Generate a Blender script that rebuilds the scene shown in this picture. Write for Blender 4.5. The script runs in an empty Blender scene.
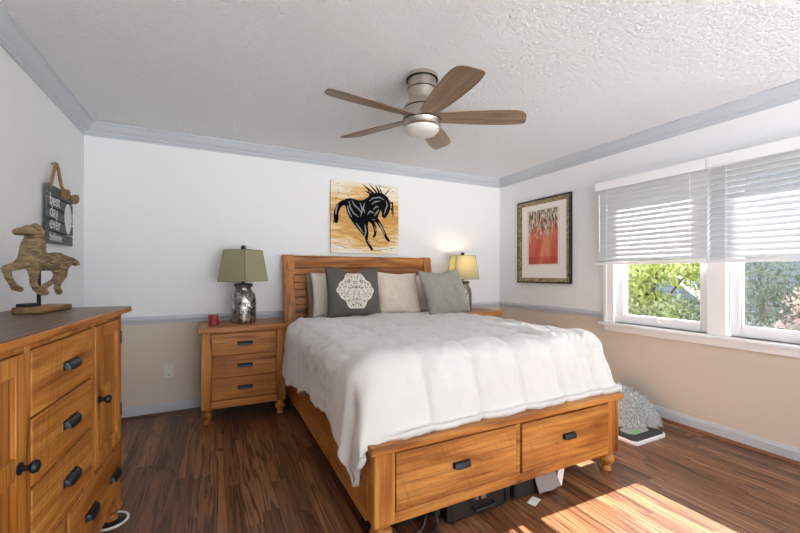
import bpy, bmesh, math, random
from mathutils import Vector, Matrix, Euler, noise
import numpy as np
R = math.radians
random.seed(7)
SC = bpy.context.scene
COL = SC.collection

# ------------------------------------------------------------------ camera, world, sun, exposure
cd = bpy.data.cameras.new('camera'); cam = bpy.data.objects.new('camera', cd); COL.objects.link(cam)
cam.location = (.93, 0, 1.224); cam.rotation_euler = (R(90), 0, R(-26.4))
cd.sensor_width = 36; cd.lens = 377 / 800 * 36; cd.shift_y = .0081; cd.clip_start = .02
SC.camera = cam
w = bpy.data.worlds.new('sky'); SC.world = w; w.use_nodes = True
bg = w.node_tree.nodes['Background']; bg.inputs[1].default_value = 1.9
_tc = w.node_tree.nodes.new('ShaderNodeTexCoord'); _sp = w.node_tree.nodes.new('ShaderNodeSeparateXYZ'); _rp = w.node_tree.nodes.new('ShaderNodeValToRGB')
w.node_tree.links.new(_tc.outputs['Generated'], _sp.inputs[0])
_mr = w.node_tree.nodes.new('ShaderNodeMapRange'); _mr.inputs[1].default_value = -1; _mr.inputs[2].default_value = 1
w.node_tree.links.new(_sp.outputs[2], _mr.inputs[0]); w.node_tree.links.new(_mr.outputs[0], _rp.inputs[0]); w.node_tree.links.new(_rp.outputs[0], bg.inputs[0])
_e = _rp.color_ramp.elements; _e[0].position = .38; _e[0].color = (4.6, 4.55, 4.5, 1); _e[1].position = .52; _e[1].color = (.93, .96, 1, 1)   # added glow below the horizon to brighten the ceiling, hazy sky above
sl = bpy.data.lights.new('sun', 'SUN'); sun = bpy.data.objects.new('sun', sl); COL.objects.link(sun)
sl.energy = 26; sl.angle = R(.3); sl.color = (1, .97, .94)
sun.rotation_euler = Vector((-1, .02, -.70)).to_track_quat('-Z', 'Y').to_euler()
SC.view_settings.view_transform = 'Standard'; SC.view_settings.look = 'None'
SC.view_settings.exposure = 0.74; SC.view_settings.gamma = 1; SC.view_settings.use_curve_mapping = False
SC.cycles.max_bounces = 10; SC.cycles.diffuse_bounces = 6; SC.cycles.transparent_max_bounces = 16
SC.cycles.sample_clamp_indirect = 6

# ------------------------------------------------------------------ mesh helpers
class MB:
    def __init__(s): s.v = []; s.f = []; s.m = []; s.mi = 0
    def add(s, vs, fs):
        o = len(s.v); s.v += [tuple(p) for p in vs]
        for f in fs: s.f.append([o + i for i in f]); s.m.append(s.mi)
        return s
    def box(s, x0, x1, y0, y1, z0, z1, M=None):
        vs = [Vector((x, y, z)) for z in (z0, z1) for y in (y0, y1) for x in (x0, x1)]
        if M: vs = [M @ p for p in vs]
        return s.add(vs, [(0, 2, 3, 1), (4, 5, 7, 6), (0, 1, 5, 4), (2, 6, 7, 3), (0, 4, 6, 2), (1, 3, 7, 5)])
    def lathe(s, prof, c=(0, 0, 0), n=24, M=None):
        vs = []; fs = []; k = len(prof)
        for i in range(n):
            a = 2 * math.pi * i / n
            for r, z in prof: vs.append(Vector((r * math.cos(a), r * math.sin(a), z)))
        for i in range(n):
            j = (i + 1) % n
            for q in range(k - 1): fs.append((i * k + q, j * k + q, j * k + q + 1, i * k + q + 1))
        if prof[0][0] > 1e-6: fs.append([i * k for i in range(n)][::-1])
        if prof[-1][0] > 1e-6: fs.append([i * k + k - 1 for i in range(n)])
        vs = [(M @ p if M else p) + Vector(c) for p in vs]
        return s.add(vs, fs)
    def tube(s, pts, r, n=8, closed=False):
        pts = [Vector(p) for p in pts]; rs = r if isinstance(r, (list, tuple)) else [r] * len(pts)
        vs = []; fs = []; N = len(pts); up = None
        for i, p in enumerate(pts):
            t = (pts[(i + 1) % N] - pts[i - 1]) if closed else (pts[min(i + 1, N - 1)] - pts[max(i - 1, 0)])
            t.normalize()
            if up is None: up = t.orthogonal().normalized()
            else:
                up = up - t * up.dot(t)
                up = up.normalized() if up.length > 1e-5 else t.orthogonal().normalized()
            b = t.cross(up)
            for k in range(n):
                a = 2 * math.pi * k / n
                vs.append(p + (up * math.cos(a) + b * math.sin(a)) * rs[i])
        for i in range(N if closed else N - 1):
            j = (i + 1) % N
            for k in range(n): fs.append((i * n + k, i * n + (k + 1) % n, j * n + (k + 1) % n, j * n + k))
        if not closed: fs += [list(range(n))[::-1], [(N - 1) * n + k for k in range(n)]]
        return s.add(vs, fs)
    def prism(s, poly, axis, a0, a1):
        # poly: 2D points in the two remaining axes (in x,y,z order)
        n = len(poly)
        def P(p, a):
            if axis == 'x': return (a, p[0], p[1])
            if axis == 'y': return (p[0], a, p[1])
            return (p[0], p[1], a)
        vs = [P(p, a0) for p in poly] + [P(p, a1) for p in poly]
        fs = [list(range(n))[::-1], list(range(n, 2 * n))] + [(i, (i + 1) % n, n + (i + 1) % n, n + i) for i in range(n)]
        return s.add(vs, fs)
    def grid(s, fn, nu, nv):
        vs = [fn(i / nu, j / nv) for j in range(nv + 1) for i in range(nu + 1)]
        fs = [(j * (nu + 1) + i, j * (nu + 1) + i + 1, (j + 1) * (nu + 1) + i + 1, (j + 1) * (nu + 1) + i) for j in range(nv) for i in range(nu)]
        return s.add(vs, fs)
    def build(s, name, mat, parent=None, bevel=0, smooth=True, seg=2, recalc=True, sharp=40, merge=False):
        me = bpy.data.meshes.new(name); me.from_pydata(s.v, [], s.f)
        mats = mat if isinstance(mat, (list, tuple)) else [mat]
        for m in mats: me.materials.append(m)
        for p, i in zip(me.polygons, s.m): p.material_index = i
        if recalc or merge:
            bm = bmesh.new(); bm.from_mesh(me)
            if merge: bmesh.ops.remove_doubles(bm, verts=bm.verts, dist=1e-5)
            bmesh.ops.recalc_face_normals(bm, faces=bm.faces); bm.to_mesh(me); bm.free()
        if smooth:
            me.polygons.foreach_set('use_smooth', [True] * len(me.polygons)); me.set_sharp_from_angle(angle=R(sharp))
        o = bpy.data.objects.new(name, me); COL.objects.link(o)
        if parent: o.parent = parent
        if bevel:
            b = o.modifiers.new('bevel', 'BEVEL'); b.width = bevel; b.segments = seg; b.limit_method = 'ANGLE'; b.angle_limit = R(40)
            b.harden_normals = False
        return o

def tag(o, label=None, cat=None, group=None, kind=None):
    if label: o['label'] = label
    if cat: o['category'] = cat
    if group: o['group'] = group
    if kind: o['kind'] = kind
    return o
def empty(name, loc, rz=0, label=None, cat=None, group=None):
    o = bpy.data.objects.new(name, None); COL.objects.link(o); o.location = loc; o.rotation_euler = (0, 0, rz)
    o.empty_display_size = .05
    return tag(o, label, cat, group)
def copy_tree(o, parent=None):
    c = o.copy(); COL.objects.link(c)
    if parent: c.parent = parent
    for ch in list(o.children): copy_tree(ch, c)
    return c

# ------------------------------------------------------------------ material helpers
def lin(h):
    c = [int(h[i:i + 2], 16) / 255 for i in (0, 2, 4)]
    return tuple(x / 12.92 if x <= .04045 else ((x + .055) / 1.055) ** 2.4 for x in c) + (1,)
class NT:
    def __init__(s, name):
        s.mat = bpy.data.materials.new(name); s.mat.use_nodes = True
        s.t = s.mat.node_tree; s.t.nodes.clear()
        s.out = s.t.nodes.new('ShaderNodeOutputMaterial')
    def n(s, typ, **kw):
        nd = s.t.nodes.new('ShaderNode' + typ)
        for k, v in kw.items():
            if k.startswith('_'): setattr(nd, k[1:], v)
            else:
                key = k.replace('__', ' ')
                s.set(nd.inputs[int(k[1:]) if k[0] == 'i' and k[1:].isdigit() else key], v)
        return nd
    def set(s, inp, v):
        if isinstance(v, bpy.types.NodeSocket): s.t.links.new(v, inp)
        elif isinstance(v, bpy.types.Node): s.t.links.new(v.outputs[0], inp)
        else: inp.default_value = v
    def math(s, op, a, b=0.0, c=None, clamp=False):
        nd = s.n('Math', _operation=op, i0=a, i1=b)
        if c is not None: s.set(nd.inputs[2], c)
        nd.use_clamp = clamp
        return nd.outputs[0]
    def ramp(s, fac, stops, interp='LINEAR'):
        nd = s.n('ValToRGB', i0=fac); cr = nd.color_ramp; cr.interpolation = interp
        while len(cr.elements) < len(stops): cr.elements.new(.5)
        for e, (p, c) in zip(cr.elements, stops): e.position = p; e.color = c if len(c) == 4 else tuple(c) + (1,)
        return nd.outputs[0]
    def mix(s, fac, a, b, mode='MIX'):
        nd = s.n('Mix', _data_type='RGBA', _blend_type=mode)
        s.set(nd.inputs[0], fac); s.set(nd.inputs[6], a); s.set(nd.inputs[7], b)
        return nd.outputs[2]
    def coord(s, scale=(1, 1, 1), offset_random=False, kind='Object', loc=(0, 0, 0), rot=(0, 0, 0)):
        tc = s.n('TexCoord').outputs[kind]
        if offset_random:
            oi = s.n('ObjectInfo').outputs['Random']
            k = s.math('MULTIPLY', oi, 17.0)
            tc = s.n('VectorMath', _operation='ADD', i0=tc, i1=k).outputs[0]
        mp = s.n('Mapping', i0=tc)
        mp.inputs['Location'].default_value = loc; mp.inputs['Rotation'].default_value = rot; mp.inputs['Scale'].default_value = scale
        return mp.outputs[0]
    def noise(s, vec, scale, detail=4, rough=.5, dist=0):
        return s.n('TexNoise', Vector=vec, Scale=scale, Detail=detail, Roughness=rough, Distortion=dist).outputs[0]
    def bump(s, h, strength=.3, dist=.01):
        return s.n('Bump', Strength=strength, Distance=dist, Height=h).outputs[0]
    def bsdf(s, color, rough=.5, metal=0, normal=None, **kw):
        b = s.n('BsdfPrincipled', Roughness=rough, Metallic=metal); s.set(b.inputs['Base Color'], color)
        if normal is not None: s.set(b.inputs['Normal'], normal)
        for k, v in kw.items(): s.set(b.inputs[k.replace('__', ' ')], v)
        s.t.links.new(b.outputs[0], s.out.inputs[0]); return b
def plain(name, h, rough=.5, metal=0, bump=0, bscale=200, var=0, vscale=8, **kw):
    m = NT(name); c = h if isinstance(h, tuple) else lin(h); v = m.coord()
    nrm = m.bump(m.noise(v, bscale, 3), bump, .004) if bump else None
    col = c
    if var:
        dk = tuple(x * (1 - var) for x in c[:3]) + (1,); lt = tuple(min(1, x * (1 + var)) for x in c[:3]) + (1,)
        col = m.ramp(m.noise(v, vscale, 4), [(.3, dk), (.7, lt)])
    m.bsdf(col, rough, metal, nrm, **kw); return m.mat
def wood(name, dark, mid, light, axis='x', rough=.42, saw=0, seams=None, worn=0, knots=True, gs=1.0):
    """knotty plank timber; the grain runs along the given axis of the thing"""
    m = NT(name)
    st = {'x': (1.1, 9, 9), 'y': (9, 1.1, 9), 'z': (9, 9, 1.1)}[axis]
    v = m.coord(tuple(q * gs for q in st), True)
    n1 = m.noise(v, 1.3, 5, .55, .9)
    st2 = tuple(q * 6 if q > 5 else q * 1.6 for q in st)
    v2 = m.coord(st2, True)
    n2 = m.noise(v2, 1.4, 3, .6)
    col = m.ramp(n1, [(.32, lin(dark)), (.47, lin(mid)), (.68, lin(light))])
    col = m.mix(m.ramp(n2, [(.42, (0, 0, 0, 1)), (.68, (.8, .8, .8, 1))]), col, m.mix(.7, col, lin(dark)))
    h = m.math('ADD', m.math('MULTIPLY', n1, .5), n2)
    if knots:
        vk = m.coord(tuple(2.2 if q < 5 else 4.4 for q in st), True)
        vo = m.n('TexVoronoi', Vector=vk, Scale=1.6)
        kn = m.ramp(vo.outputs['Distance'], [(.03, (1, 1, 1, 1)), (.085, (0, 0, 0, 1))])
        col = m.mix(m.math('MULTIPLY', kn, .8), col, tuple(x * .35 for x in lin(dark)[:3]) + (1,))
    if saw:
        sc_ = {'x': (95, 6, 6), 'y': (6, 95, 6), 'z': (6, 6, 95)}[axis]
        sn_ = m.noise(m.n('Mapping', i0=m.coord((1, 1, 1), True, rot=(.3, .3, .3)), Scale=sc_).outputs[0], 1.0, 2, .5, .4)
        mk_ = m.ramp(m.noise(m.coord((3, 3, 3), True), 1.6, 2), [(.4, (0, 0, 0, 1)), (.6, (1, 1, 1, 1))])
        col = m.mix(m.math('MULTIPLY', m.math('MULTIPLY', mk_, m.ramp(sn_, [(.48, (0, 0, 0, 1)), (.62, (1, 1, 1, 1))])),   .55 * saw), col, tuple(x * .6 for x in lin(dark)[:3]) + (1,))
    if seams:   # (axis index, spacing): thin dark joints between boards
        sx = m.n('SeparateXYZ', i0=m.coord()).outputs[seams[0]]
        fr = m.math('FRACT', m.math('DIVIDE', m.math('ADD', sx, 10 + (seams[2] if len(seams) > 2 else 0)), seams[1]))
        ln = m.math('LESS_THAN', m.math('ABSOLUTE', m.math('SUBTRACT', fr, .5)), .0022 / seams[1])
        row = m.math('FLOOR', m.math('DIVIDE', m.math('ADD', sx, 10 + (seams[2] if len(seams) > 2 else 0) + seams[1] * .5), seams[1]))
        wn = m.n('TexWhiteNoise', _noise_dimensions='1D'); m.set(wn.inputs['W'], row)
        col = m.mix(m.math('MULTIPLY', wn.outputs[0], .4), col, lin(dark))
        col = m.mix(ln, col, (.012, .006, .003, 1))
    if worn:
        nw = m.noise(m.coord((3, 3, 3)), 2.2, 6, .65)
        col = m.mix(m.ramp(nw, [(.45, (0, 0, 0, 1)), (.7, (worn, worn, worn, 1))]), col, lin('3d3431'))
    m.bsdf(col, m.math('ADD', m.math('MULTIPLY', n2, .18), rough - .09), 0, m.bump(h, .18, .004), Specular__IOR__Level=.4)
    return m.mat

PINE = ('6a3710', 'b3702f', 'd0934a')
M = {}
for ax in 'xyz':
    M['pine_' + ax] = wood('honey pine ' + ax, *PINE, axis=ax)
M['pine_saw_x'] = wood('rough sawn pine x', *PINE, axis='x', saw=.35)
M['pine_saw_y'] = wood('rough sawn pine y', *PINE, axis='y', saw=.6)
M['pine_boards_y'] = wood('pine door boards', *PINE, axis='z', seams=(1, .075))
M['pine_head'] = wood('pine headboard planks', '6e3a14', 'a8642a', 'c07c3c', axis='x', saw=.35)
M['pine_top'] = wood('worn pine top', '4a3020', '6d4a30', '8a6244', axis='y', seams=(0, .105), worn=.8, rough=.33)
M['pine_top_x'] = wood('pine top boards', *PINE, axis='x', seams=(1, .12), rough=.35)
M['iron'] = plain('dark iron', '33383e', .38, .8, .15, 300)
M['black'] = plain('black plastic', '15161a', .45)
M['wall_white'] = plain('white wall paint', 'e3e5e8', .75, 0, .05, 260)
M['wall_beige'] = plain('beige wall paint', 'cfc3b6', .75, 0, .05, 260)
M['trim'] = plain('pale trim paint', 'b9bfc7', .45)
M['trim_w'] = plain('white trim paint', 'e9ebee', .4)
M['nickel'] = plain('brushed nickel', 'c0b8ae', .3, 1, .05, 400)
M['darkgap'] = plain('dark ring', '2a2522', .5, .6)
M['globe'] = plain('frosted globe', 'd2d1cd', .35)
M['blade'] = wood('weathered oak blade', '5d4a3c', '8b7360', 'a38b76', axis='x', knots=False, gs=1.5)

# ceiling: hand-textured plaster
m = NT('textured ceiling plaster'); v = m.coord()
n1 = m.noise(v, 46, 4, .62, .5); n2 = m.noise(v, 120, 3, .6)
h = m.math('ADD', m.ramp(n1, [(.42, (0, 0, 0, 1)), (.62, (1, 1, 1, 1))]), m.math('MULTIPLY', n2, .6))
m.bsdf(lin('eceef2'), .9, 0, m.bump(h, .75, .010)); M['ceiling'] = m.mat
# floor: narrow oak strips running along y
m = NT('stained oak strip floor'); tc = m.n('SeparateXYZ', i0=m.coord()); X, Y = tc.outputs[0], tc.outputs[1]
rowf = m.math('DIVIDE', m.math('ADD', X, 20), .082); row = m.math('FLOOR', rowf)
wr = m.n('TexWhiteNoise', _noise_dimensions='1D'); m.set(wr.inputs['W'], row)
colf = m.math('ADD', m.math('DIVIDE', Y, 1.05), m.math('MULTIPLY', wr.outputs[0], 7.3)); colr = m.math('FLOOR', colf)
cv = m.n('CombineXYZ', i0=row, i1=colr); wn = m.n('TexWhiteNoise', _noise_dimensions='2D', Vector=cv.outputs[0])
T = wn.outputs[0]
gv = m.n('CombineXYZ', i0=m.math('ADD', m.math('MULTIPLY', X, 11), m.math('MULTIPLY', T, 31)), i1=m.math('MULTIPLY', Y, .5), i2=m.math('MULTIPLY', T, 13))
g1 = m.noise(gv.outputs[0], 1.5, 3, .5, 1.2)
rings = m.math('FRACT', m.math('MULTIPLY', g1, 6.0))
gv2 = m.n('CombineXYZ', i0=m.math('MULTIPLY', X, 140), i1=m.math('MULTIPLY', Y, 5))
g2 = m.noise(gv2.outputs[0], 1, 3, .6)
base = m.ramp(T, [(0, lin('6a4129')), (.35, lin('7e5236')), (.7, lin('8f6142')), (1, lin('a2734e'))])
lines = m.ramp(rings, [(0, (1, 1, 1, 1)), (.22, (.7, .7, .7, 1)), (.55, (0, 0, 0, 1)), (1, (.15, .15, .15, 1))])
col = m.mix(m.math('MULTIPLY', lines, .9), base, lin('2a170f'))
col = m.mix(m.math('MULTIPLY', m.ramp(g2, [(.45, (0, 0, 0, 1)), (.7, (1, 1, 1, 1))]), .35), col, lin('2c190f'))
fx = m.math('FRACT', rowf); fy = m.math('FRACT', colf)
gap = m.math('MAXIMUM', m.math('LESS_THAN', fx, .022), m.math('LESS_THAN', fy, .0022))
col = m.mix(m.math('MULTIPLY', gap, .8), col, (.01, .006, .004, 1))
m.bsdf(col, m.math('ADD', .24, m.math('MULTIPLY', g2, .14)), 0, m.bump(m.math('SUBTRACT', g2, m.math('MULTIPLY', gap, 2)), .12, .003), Specular__IOR__Level=.45)
M['floor'] = m.mat
# glass pane
m = NT('window glass'); fr = m.n('Fresnel', IOR=1.45)
bf_ = m.n('NewGeometry').outputs['Backfacing']
mx = m.n('MixShader', i0=m.math('MULTIPLY', fr.outputs[0], m.math('SUBTRACT', 1.0, bf_)), i1=m.n('BsdfTransparent').outputs[0], i2=m.n('BsdfGlossy', Roughness=.0).outputs[0])
m.t.links.new(mx.outputs[0], m.out.inputs[0]); M['glass'] = m.mat
m = NT('insect screen'); mx = m.n('MixShader', i0=.13, i1=m.n('BsdfTransparent').outputs[0], i2=m.n('BsdfDiffuse', Color=lin('6a6e70')).outputs[0])
m.t.links.new(mx.outputs[0], m.out.inputs[0]); M['screen'] = m.mat
m = NT('blind slat'); d = m.n('BsdfPrincipled', Roughness=.4); d.inputs['Base Color'].default_value = lin('cfd2d6')
mx = m.n('MixShader', i0=.02, i1=d.outputs[0], i2=m.n('BsdfTranslucent', Color=lin('f0f0f0')).outputs[0])
m.t.links.new(mx.outputs[0], m.out.inputs[0]); M['slat'] = m.mat
def fabric(name, h, bump=.25, scale=500, var=.06, rough=.9, sheen=.2):
    m = NT(name); v = m.coord(); c = lin(h)
    n = m.noise(v, scale, 2); n2 = m.noise(v, 12, 4)
    dk = tuple(x * (1 - var) for x in c[:3]) + (1,); lt = tuple(min(1, x * (1 + var)) for x in c[:3]) + (1,)
    m.bsdf(m.ramp(n2, [(.3, dk), (.7, lt)]), rough, 0, m.bump(n, bump, .002), Sheen__Weight=sheen); return m.mat
M['linen'] = fabric('white comforter cotton', 'd3d1cf', .1, 300, .015)
M['sheet'] = fabric('white sheet', 'e3e0dc', .1, 300, .02)
M['sham'] = fabric('cream white pillow cotton', 'd9d0c6', .1, 300, .03)
M['olive'] = fabric('olive grey pillow cover', '77705f', .3, 300, .15)
M['taupe'] = fabric('dark taupe pillow cover', '57504a', .3, 300, .1)
M['beige_velvet'] = fabric('beige velvet', 'cfc2b2', .4, 200, .08, .95, .5)

# ------------------------------------------------------------------ the room shell
W, D, H = 4.30, 3.85, 2.44
Y0 = -2.3
tag(MB().box(-.2, 4.5, Y0, D + .2, -.12, 0).build('floor', M['floor'], smooth=False), kind='structure')
tag(MB().box(-.2, 4.5, Y0, D + .2, H, H + .12).build('ceiling', M['ceiling'], smooth=False), kind='structure')
RZ = .82
def wall(name, rects, mats=None):
    b = MB()
    for r, i in rects: b.mi = i; b.box(*r)
    return tag(b.build(name, [M['wall_white'], M['wall_beige']], smooth=False), kind='structure')
wall('wall_back', [((-.2, 4.5, D, D + .2, 0, RZ), 1), ((-.2, 4.5, D, D + .2, RZ, H), 0)])
wall('wall_left', [((-.2, 0, Y0, D, 0, RZ), 1), ((-.2, 0, Y0, D, RZ, H), 0)])
WZ0, WZ1, WA, WB = .76, 1.99, .66, 2.27   # window opening on the right wall
wall('wall_right', [((W, W + .2, Y0, D, 0, WZ0), 1), ((W, W + .2, WB, D, WZ0, RZ), 1), ((W, W + .2, WB, D, RZ, H), 0),
                    ((W, W + .2, Y0, WA, WZ0, RZ), 1), ((W, W + .2, Y0, WA, RZ, H), 0), ((W, W + .2, WA, WB, WZ1, H), 0)])
wall('wall_front_light_block', [((-.2, .8, Y0 - .12, Y0, 0, RZ), 1), ((-.2, .8, Y0 - .12, Y0, RZ, H), 0)])  # unseen wall stub, added to narrow and steer light from the open end
crown = [(0, 0), (.075, 0), (.075, -.012), (.062, -.02), (.05, -.045), (.03, -.062), (.018, -.07), (.018, -.085), (.008, -.092), (.008, -.105), (0, -.105)]
def run(name, prof, side, z, a0, a1, mat):
    b = MB()
    if side == 'back': b.prism([(D - d, z + h) for d, h in prof], 'x', a0, a1)
    if side == 'left': b.prism([(d, z + h) for d, h in prof], 'y', a0, a1)
    if side == 'right': b.prism([(W - d, z + h) for d, h in prof], 'y', a0, a1)
    return tag(b.build(name, mat, sharp=30), kind='structure')
run('trim_1', crown, 'back', H, 0, W, M['trim'])
run('trim_2', crown, 'left', H, Y0, D, M['trim'])
run('trim_3', crown, 'right', H, Y0, D, M['trim'])
rail = [(0, -.034), (.012, -.03), (.014, -.012), (.024, -.004), (.026, .012), (.016, .02), (.014, .03), (0, .034)]
run('trim_4', rail, 'back', RZ, 0, W, M['trim'])
run('trim_5', rail, 'left', RZ, Y0, D, M['trim'])
run('trim_6', rail, 'right', RZ, 2.365, D, M['trim'])
base = [(0, 0), (.016, 0), (.016, .075), (.01, .085), (.008, .095), (0, .098)]
run('baseboard_back', base, 'back', 0, 0, W, M['trim'])
run('baseboard_left', base, 'left', 0, Y0, D, M['trim'])
run('baseboard_right', base, 'right', 0, Y0, D, M['trim'])
shoe = [(.016, 0), (.036, 0), (.034, .01), (.026, .018), (.016, .02)]
run('trim_7', shoe, 'right', 0, Y0, D, M['pine_y'] if False else plain('brown shoe moulding', '7c5138', .4))
run('trim_8', shoe, 'back', 0, 0, W, plain('brown shoe moulding dark', '50301f', .4))

# window casing, mullion, stool and apron
b = MB()
b.box(W - .022, W, WB - .005, 2.36, WZ0, WZ1 + .02).box(W - .022, W, .57, WA + .005, WZ0, WZ1 + .02)
b.box(W - .03, W - .018, 2.33, 2.362, WZ0, WZ1 + .02)
b.box(W - .022, W + .03, 1.405, 1.525, WZ0, WZ1 + .02)
b.box(W - .026, W, .55, 2.385, WZ1, WZ1 + .075).box(W - .04, W, .54, 2.395, WZ1 + .075, WZ1 + .1)
tag(b.build('trim_9', M['trim_w'], bevel=.004), kind='structure')
tag(MB().box(W - .06, W + .04, .54, 2.40, WZ0 - .025, WZ0).box(W - .02, W, .56, 2.37, WZ0 - .08, WZ0 - .025).build('trim_10', M['trim_w'], bevel=.005), kind='structure')
def window(name, y0, y1, screen=False):
    e = empty(name, (W + .055, 0, 0)); e['kind'] = 'structure'
    b = MB(); x0, x1 = -.025, .025; z0, z1 = WZ0 + .004, WZ1; t = .062
    b.box(x0, x1, y0, y0 + t, z0, z1).box(x0, x1, y1 - t, y1, z0, z1).box(x0, x1, y0 + t, y1 - t, z0, z0 + .068).box(x0, x1, y0 + t, y1 - t, z1 - t, z1)
    q = .012
    b.box(x0 + .014, x1 - .01, y0 + t, y0 + t + q, z0 + .06, z1).box(x0 + .014, x1 - .01, y1 - t - q, y1 - t, z0 + .06, z1).box(x0 + .014, x1 - .01, y0 + t, y1 - t, z0 + .066, z0 + .078)
    b.build('sash', M['trim_w'], e, bevel=.003)
    MB().box(-.002, .002, y0 + t, y1 - t, z0 + .06, z1 - t).build('pane', M['glass'], e, smooth=False)
    ym = (y0 + y1) / 2
    MB().box(x0 - .014, x0, ym - .025, ym + .025, z0 + .03, z0 + .04).box(x0 - .02, x0, ym - .008, ym + .008, z0 + .03, z0 + .052).build('latch', M['trim_w'], e, bevel=.002)
    b = MB(); b.box(.06, .09, y0 - .01, y0 + .02, z0, z1).box(.06, .09, y1 - .02, y1 + .01, z0, z1).box(.03, .145, y0, y1, z0 - .02, z0 + .004)
    b.build('outer_frame', M['trim_w'], e)
    if screen: MB().box(.07, .072, y0, y1, z0, z1).build('screen', M['screen'], e, smooth=False)
window('window_1', 1.525, WB)
window('window_2', WA, 1.405, True)

# ------------------------------------------------------------------ window blinds
def blind(y0, y1, tilt, label, wand):
    xb = W - .075
    t = empty('window_blind', (xb, (y0 + y1) / 2, 1.3), 0, label, 'blind', 'white slatted window blinds')
    h = (y1 - y0) / 2
    MB().box(-.03, .034, -h, h, .705, .75).build('headrail', M['trim_w'], t, bevel=.004)
    MB().box(-.042, -.03, -h - .004, h + .004, .695, .775).build('valance', M['trim_w'], t, bevel=.004)
    b = MB(); n = 16
    for i in range(n):
        z = .055 + i * .0415; c, s = math.cos(tilt), math.sin(tilt)
        pts = []
        for k in range(5):
            a = (k / 4 - .5) * .05; bow = .003 * (1 - (2 * (k / 4) - 1) ** 2)
            pts.append((a * c - bow * s, z + a * s + bow * c))
        poly = pts + [(x + .0018 * s, zz - .0018 * c) for x, zz in pts[::-1]]
        b.prism(poly, 'y', -h + .004, h - .004)
    b.build('slats', M['slat'], t, sharp=60)
    MB().box(-.026, .026, -h + .002, h - .002, .0, .022).box(-.024, .024, -h + .004, h - .004, .026, .029).box(-.024, .024, -h + .004, h - .004, .034, .037).build('bottom_rail', M['trim_w'], t, bevel=.003)
    for f in (-.76, .76):
        b = MB()
        for sx in (-.027, .027): b.tube([(sx, f * h, .02), (sx, f * h, .71)], .0016, 5)
        for i in range(n): b.box(-.0275, .0275, f * h - .0012, f * h + .0012, .05 + i * .0415, .0515 + i * .0415)
        b.build('ladder_cord', M['trim_w'], t)
    if wand: MB().tube([(-.05, h - .05, .65), (-.055, h - .055, .12)], .004, 6).build('tilt_wand', M['trim_w'], t)
    return t
blind(1.492, 2.385, R(74), 'white slatted blind over the window with the bright green tree', True)
blind(.56, 1.482, R(53), 'white slatted blind over the window nearest the camera, facing the grey bush', False)

# ------------------------------------------------------------------ shared furniture pieces
def cup_pull(w=.105):
    """cast cup pull; protrudes along -y from y = 0, centred on x"""
    b = MB(); b.box(-w / 2, w / 2, -.003, 0, -.012, .017)
    sec = [(0, .013), (-.008, .015), (-.017, .010), (-.022, .002), (-.023, -.012), (-.020, -.012), (-.017, .0), (-.011, .007), (0, .008)]
    hw = w / 2 - .006
    vs = []; n = len(sec); stn = [(-hw - .005, .25), (-hw, .8), (-hw * .7, 1), (hw * .7, 1), (hw, .8), (hw + .005, .25)]
    for x, k in stn:
        for y, z in sec: vs.append((x, y * k, (z - .004) * (k * .5 + .5) + .004))
    fs = []
    for i in range(len(stn) - 1):
        for k in range(n): fs.append((i * n + k, i * n + (k + 1) % n, (i + 1) * n + (k + 1) % n, (i + 1) * n + k))
    fs += [list(range(n)), [(len(stn) - 1) * n + k for k in range(n)]]
    b.add(vs, fs)
    return b
def rotated(b, rz, loc):
    Mx = Matrix.Translation(loc) @ Matrix.Rotation(rz, 4, 'Z'); b.v = [tuple(Mx @ Vector(p)) for p in b.v]; return b
def knob_mb():
    Mx = Matrix.Rotation(R(90), 4, 'X')   # axis along -y
    return MB().lathe([(.017, 0), (.017, .004), (.008, .008), (.007, .018), (.014, .024), (.0185, .032), (.016, .040), (.008, .044), (0, .045)], n=16, M=Mx)
def turned_foot(h, r):
    return [(r * .45, 0), (r * .62, h * .04), (r * .6, h * .16), (r * .42, h * .26), (r * .45, h * .3), (r * .72, h * .38), (r * .98, h * .52), (r, h * .62), (r * .86, h * .76),
            (r * .6, h * .84), (r * .6, h * .88), (r * .85, h * .93), (r * .85, h)]

# ------------------------------------------------------------------ the bed
BX = 2.36
bed = empty('storage_bed', (BX, 2.6, 0), 0, 'large honey pine sleigh bed with two drawers in its footboard', 'bed')
def bx(b, x0, x1, y0, y1, z0, z1): return b.box(x0, x1, y0 - 2.6, y1 - 2.6, z0, z1)
# headboard: leaning sleigh profile
def hy(z):      # front face of the headboard panel
    t = max(0, min(1, (z - .30) / 1.08)); return 3.625 + .13 * t ** 1.6
hb = MB()
for sx in (-1, 1):
    zs = [.128 + i * (1.247 / 20) for i in range(21)]
    front = [(hy(z) - .012 - 2.6, z) for z in zs]; back = [(hy(z) + .062 - 2.6, z) for z in zs]
    top = [(front[-1][0] + .004, 1.39), (front[-1][0] + .03, 1.402), (back[-1][0] + .018, 1.40), (back[-1][0] + .03, 1.375), (back[-1][0] + .022, 1.345)]
    b = MB().prism(front + top + back[::-1][1:], 'x', sx * .823 - (.10 if sx > 0 else 0), sx * .823 + (.10 if sx < 0 else 0))
    o = b.build('headboard_post', M['pine_z'], bed, bevel=.004)
b = MB(); z = .36; hts = [.115] * 3 + [.072] * 8
for hgt in hts:
    y0, y1 = hy(z) - 2.6, hy(z + hgt - .006) - 2.6
    b.prism([(y0 + .006, z), (y1 + .006, z + hgt - .007), (y1 + .04, z + hgt - .007), (y0 + .04, z)], 'x', -.735, .735); z += hgt
b.build('headboard_panel', M['pine_head'], bed, bevel=.004)
yt = hy(1.30) - 2.6
MB().prism([(yt + .012, z), (yt + .004, z + .045), (yt + .002, z + .05), (yt + .002, 1.375), (yt + .02, 1.395), (yt + .075, 1.395), (yt + .092, 1.37), (yt + .085, 1.34), (yt + .05, z)], 'x', -.735, .735).build('headboard_top_rail', M['pine_x'], bed, bevel=.004)
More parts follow.
